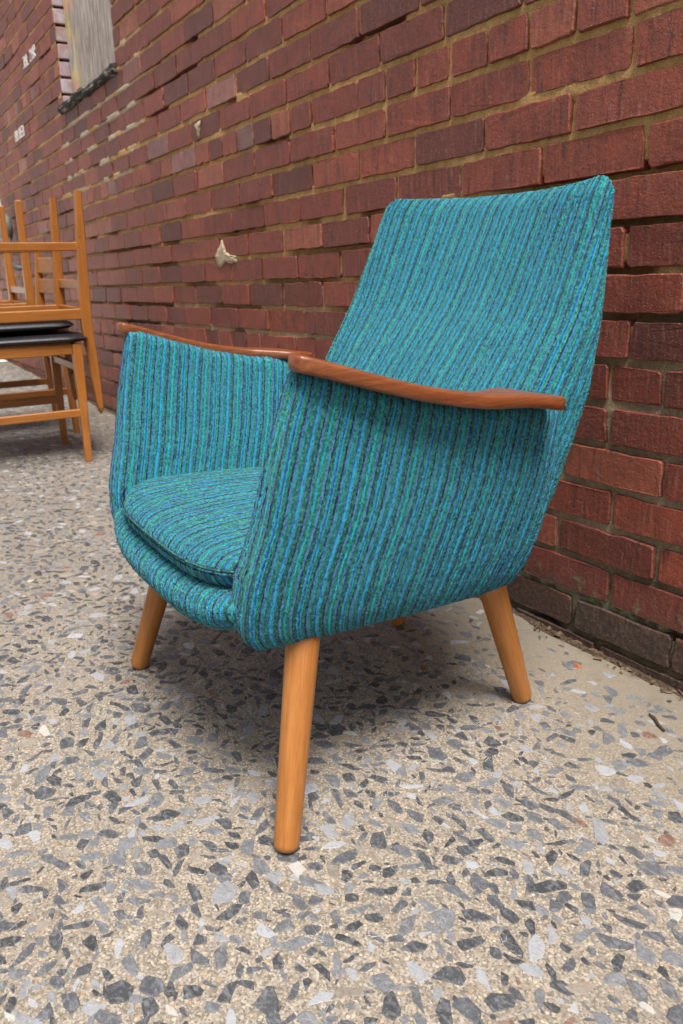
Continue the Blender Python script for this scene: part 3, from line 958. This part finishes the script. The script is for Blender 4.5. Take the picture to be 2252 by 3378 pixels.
def armrest(sgn):
    cl = [(-.2085, .2740, .5540, .0004, .0003), (-.2080, .2740, .5540, .0050, .0036), (-.2065, .2742, .5537, .0095, .0066), (-.2035, .2746, .5530, .0130, .0092), (-.197, .2755, .5512, .0150, .0094), (-.185, .278, .5477, .0158, .0094), (-.165, .281, .5415, .0160, .0092), (-.12, .288, .5275, .0160, .0090), (-.07, .294, .5135, .0162, .0088),
          (-.02, .298, .5030, .0170, .0088), (.015, .2975, .4980, .0202, .0088), (.045, .289, .4960, .0300, .0088), (.068, .282, .4940, .0375, .0088), (.088, .282, .4908, .0365, .0088), (.105, .286, .4870, .0300, .0088), (.118, .290, .4850, .0230, .0087), (.125, .292, .4842, .0175, .0088), (.128, .293, .4838, .0110, .0060)]
    ys = np.concatenate([-.2085 + .0215 * np.linspace(0, 1, 14) ** 2.2, np.linspace(-.182, .112, 50), np.linspace(.116, .128, 7)])
    yd = np.linspace(-.30, .22, 521); ker = np.exp(-(np.arange(-30, 31) / 11.) ** 2); ker /= ker.sum()
    sm = {k: np.convolve(np.interp(yd, [c[0] for c in cl], [c[k] for c in cl]), ker, 'same') for k in (1, 2, 3)}
    n = 24
    V = []
    for y in ys:
        x, z, w, h = (float(np.interp(y, [c[0] for c in cl], [c[k] for c in cl])) for k in (1, 2, 3, 4))
        x, z = float(np.interp(y, yd, sm[1])), float(np.interp(y, yd, sm[2]))
        if -.15 < y < .10: w = float(np.interp(y, yd, sm[3]))
        for k in range(n):
            t = 2 * math.pi * k / n
            c, s = math.cos(t), math.sin(t)
            ex = .42
            V.append((sgn * (x + w * np.sign(c) * abs(c) ** ex), y, z + h * np.sign(s) * abs(s) ** ex * (1.0 if s > 0 else .9)))
    f = grid_faces(len(ys), n, True, flip=(sgn > 0)) 
    f = [q[::-1] for q in f]
    caps = [tuple(range(n)), tuple(range((len(ys) - 1) * n, len(ys) * n))[::-1]]
    f += caps
    return obj('armrest', make_mesh('armrest', V, f, M['teak']), arm_root)
armrest(1); armrest(-1)

def tapered_leg(bot, top, rb, rt_):
    bot, top = np.array(bot, float), np.array(top, float)
    d = (top - bot); L = np.linalg.norm(d); d /= L
    pts, rad = [], []
    for q in np.linspace(0, math.pi / 2, 7):
        pts.append((1 - math.cos(q)) * rb * .75); rad.append(max(.0015, rb * math.sin(q) ** .8))
    for s in np.linspace(.1, 1, 10):
        pts.append(rb * .75 + (L - rb * .75) * s); rad.append(rb + (rt_ - rb) * s)
    mb = MB()
    # local coordinates along z so the grain runs up the leg
    mb.tube([(0, 0, p) for p in pts], rad, 28)
    o = mb.build('leg', M['beech'], arm_root)
    o.location = bot
    o.rotation_euler = Vector(d).to_track_quat('Z', 'Y').to_euler()
for s in (1, -1):
    tapered_leg((.264 * s, -.231, .0), (.206 * s, -.166, .250), .0150, .0205)
    tapered_leg((.162 * s, .231, .0), (.166 * s, .140, .245), .0150, .0208)

for c_ in arm_root.children_recursive:
    if c_.type == 'MESH' and c_.name.split('.')[0] in ('side_panel', 'backrest', 'front_rail', 'seat_cushion'):
        md = c_.modifiers.new('Subdivision', 'SUBSURF'); md.levels = 2; md.render_levels = 2; md.boundary_smooth = 'PRESERVE_CORNERS'

# ---------------------------------------------------------------- stacked dining chairs
def dining_chair(label, loc, rot):
    t = thing('dining_chair', label, 'chair', loc, rot, 'stacked dining chairs')
    hx, hy = .168, .185
    def part(name, mat, *beams):
        mb = MB()
        for b in beams: mb.beam(*b[0], **b[1])
        return mb.build(name, M[mat], t, False)
    B = lambda *a, **k: (a, k)
    for s in (1, -1):
        part('leg', 'oak_z', B((s * hx, -hy, 0), (s * hx, -hy - .002, .395), .021, .022, .029, .032, upv=(0, 1, 0)))
        x = s * hx
        mb = MB()
        prof = [(.185, 0, .011), (.178, .16, .0145), (.170, .36, .0180), (.170, .42, .0180), (.178, .55, .0155), (.185, .655, .0115), (.1865, .69, .0095), (.187, .704, .006), (.187, .711, .002)]
        v = []
        for (y, z, r) in prof:
            w = .0115 if z < .69 else .0115 * (r / .0095)
            w = max(w, .003)
            e = .003
            for (a, b) in ((w, r - e), (w - e, r), (-w + e, r), (-w, r - e), (-w, -r + e), (-w + e, -r), (w - e, -r), (w, -r + e)):
                v.append((x + a, y + b, z))
        mb.add(v, grid_faces(len(prof), 8, True) + [tuple(range(8))[::-1], tuple(range(8 * len(prof) - 8, 8 * len(prof)))])
        mb.build('back_post', M['oak_z'], t, False)
        part('side_rail', 'oak_y', B((s * (hx - .002), -hy + .014, .378), (s * (hx - .002), .160, .378), .020, .034))
        part('stretcher', 'oak_y', B((s * hx, -hy + .010, .168), (s * hx, .170, .168), .016, .026))
    part('front_rail', 'oak_x', B((-hx + .012, -hy, .378), (hx - .012, -hy, .378), .020, .034))
    part('rear_rail', 'oak_x', B((-hx + .010, .171, .378), (hx - .010, .171, .378), .020, .034))
    part('stretcher', 'oak_x', B((-hx + .008, .178, .288), (hx - .008, .178, .288), .016, .030))
    part('stretcher', 'oak_x', B((-hx + .010, -hy, .318), (hx - .010, -hy, .318), .016, .026))
    for (z0, z1) in ((.530, .586), (.608, .668)):
        v, n = [], 12
        for i in range(n + 1):
            a = -1 + 2 * i / n; x = a * (hx - .009)
            for (dy, z) in ((-.006, z0 + .003), (-.004, z0), (.004, z0), (.006, z0 + .003), (.006, z1 - .003), (.004, z1), (-.004, z1), (-.006, z1 - .003)):
                y = ip(z, [(.42, .170), (.55, .178), (.655, .185), (.711, .187)]) + .022 * (1 - a * a)
                v.append((x, y + dy, z))
        f = grid_faces(n + 1, 8, True) + [tuple(range(8))[::-1], tuple(range(n * 8, n * 8 + 8))]
        obj('backrest_slat', make_mesh('backrest_slat', v, f, M['oak_x'], False), t)
    # padded seat
    n = 22; v = []
    for top in (1, 0):
        for i in range(n):
            for j in range(n):
                a = math.sin((-1 + 2 * i / (n - 1)) * math.pi / 2); b = math.sin((-1 + 2 * j / (n - 1)) * math.pi / 2)
                x = a * (.185 + .004 * (1 - b)); y = -.048 + b * .186
                y += .020 * (abs(a) ** 6) * (-b if b < 0 else -b * .6)
                k = math.sqrt(max(0, 1 - min(1, abs(a) ** 9 + abs(b) ** 9)))
                wr = .0022 * math.sin(38 * x + 9 * b) * max(0, -b) ** 3
                z = .412 + (k * .013 + .006 * (1 - a * a) * (1 - b * b) + wr if top else -k * .0165)
                v.append((x, y, z))
    f = [q[::-1] for q in grid_faces(n, n)] + grid_faces(n, n, off=n * n)
    obj('seat', make_mesh('seat', v, f, M['leather']), t)
    return t
dining_chair('wooden dining chair standing on the paving under an upturned chair, its front to the wall', (-2.955, -.541, gz(-2.955)), (0, -TILT, math.pi))
dining_chair('upturned wooden dining chair whose back posts hang by the brick wall', (-2.955, -.478, .909), (0, math.pi + TILT, 0))
dining_chair('wooden dining chair with its slatted back to the wall, bottom of the farther stack', (-3.475, -.447, gz(-3.475)), (0, TILT, 0))
dining_chair('upturned wooden dining chair on top of the farther stack, front legs to the wall', (-3.475, -.559, .925), (math.pi, TILT, 0))

# ---------------------------------------------------------------- fitting on the far wall
def regulator():
    t = thing('wall_fitting', 'dull grey green rounded metal fitting with a fin, fixed to the wall', 'pipe fitting', (-5.35, 0, .96))
    mb = MB(); prof = [(0, .005), (.004, .05), (.012, .072), (.03, .082), (.055, .083), (.075, .074), (.085, .05), (.09, .005)]
    mb.tube([(0, -.02 - p, 0) for p, r in prof], [r for p, r in prof], 24)
    mb.build('body', M['metal'], t)
    mb = MB()
    fin = [(-.06, .06), (-.015, .06), (-.012, .12), (-.03, .16), (-.055, .17), (-.075, .14), (-.075, .09)]
    mb.add([(x, -.075, z) for x, z in fin] + [(x, -.060, z) for x, z in fin], [tuple(range(7)), tuple(range(7, 14))[::-1]] + [(i, i + 7, (i + 1) % 7 + 7, (i + 1) % 7) for i in range(7)])
    mb.build('fin', M['metal'], t, False)
    for x in (-.035, .05):
        mb = MB(); mb.tube([(x, -.06, -.05), (x, -.06, -.19), (x, -.05, -.22), (x, -.02, -.23), (x, .02, -.23)], .014, 12)
        mb.build('pipe', M['metal'], t)
regulator()

# ---------------------------------------------------------------- small things on the paving
mb = MB()
mb.tube([(-.6884, -.1035, gz(-.6884) + .003), (-.676, -.1075, gz(-.676) + .0045), (-.662, -.1165, gz(-.662) + .004), (-.6476, -.1219, gz(-.6476) + .003)], [.0012, .0019, .0021, .0017], 8)
tag(mb.build('twig', M['twig'], None, False), 'short dark brown twig lying on the paving by the wall', 'twig')
mb = MB()
mb.add([(-.008, -.004, 0), (.006, -.005, 0), (.009, .003, 0), (-.004, .005, 0), (-.005, -.002, .0035), (.004, -.003, .004), (.006, .001, .003), (-.003, .003, .0035)], [(4, 5, 6, 7), (0, 1, 5, 4), (1, 2, 6, 5), (2, 3, 7, 6), (3, 0, 4, 7)])
tag(mb.build('brick_chip', M['chip'], None, False, loc=(-.852, -.0765, gz(-.852))), 'small bright red chip of brick on the paving by the wall', 'brick chip')
mb = MB()
for k in range(900):
    x = RNG.uniform(-2.2, -.3) if k < 750 else RNG.uniform(-4, -2.2); y = -.002 - abs(RNG.normal(0, .014)); L = RNG.uniform(.0015, .004) if RNG.random() < .8 else RNG.uniform(.005, .012); w = L * RNG.uniform(.12, .6)
    a = RNG.uniform(0, 3.1); z = gz(x) + .001 + RNG.uniform(0, .002) - (.006 if y > -.018 else 0); c, s = math.cos(a), math.sin(a); h = min(L * .8, RNG.uniform(.0008, .003))
    q = [(-L, -w), (L, -w * .6), (L * .7, w), (-L * .8, w * .7)]
    mb.add([(x + p * c - r * s, y + p * s + r * c, z) for p, r in q] + [(x + .7 * (p * c - r * s), y + .7 * (p * s + r * c), z + h) for p, r in q], [(4, 5, 6, 7), (0, 1, 5, 4), (1, 2, 6, 5), (2, 3, 7, 6), (3, 0, 4, 7)])
mb.build('debris', M['leaf'], ground, False, kind='stuff')
# paving farther down the alley, open-sky brightness painted in as pale colour
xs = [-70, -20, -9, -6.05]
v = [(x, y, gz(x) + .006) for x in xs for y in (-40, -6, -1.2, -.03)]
obj('lit_pavement', make_mesh('lit_pavement', v, grid_faces(4, 4, flip=True), M['lit_pavement'], False), kind='structure')
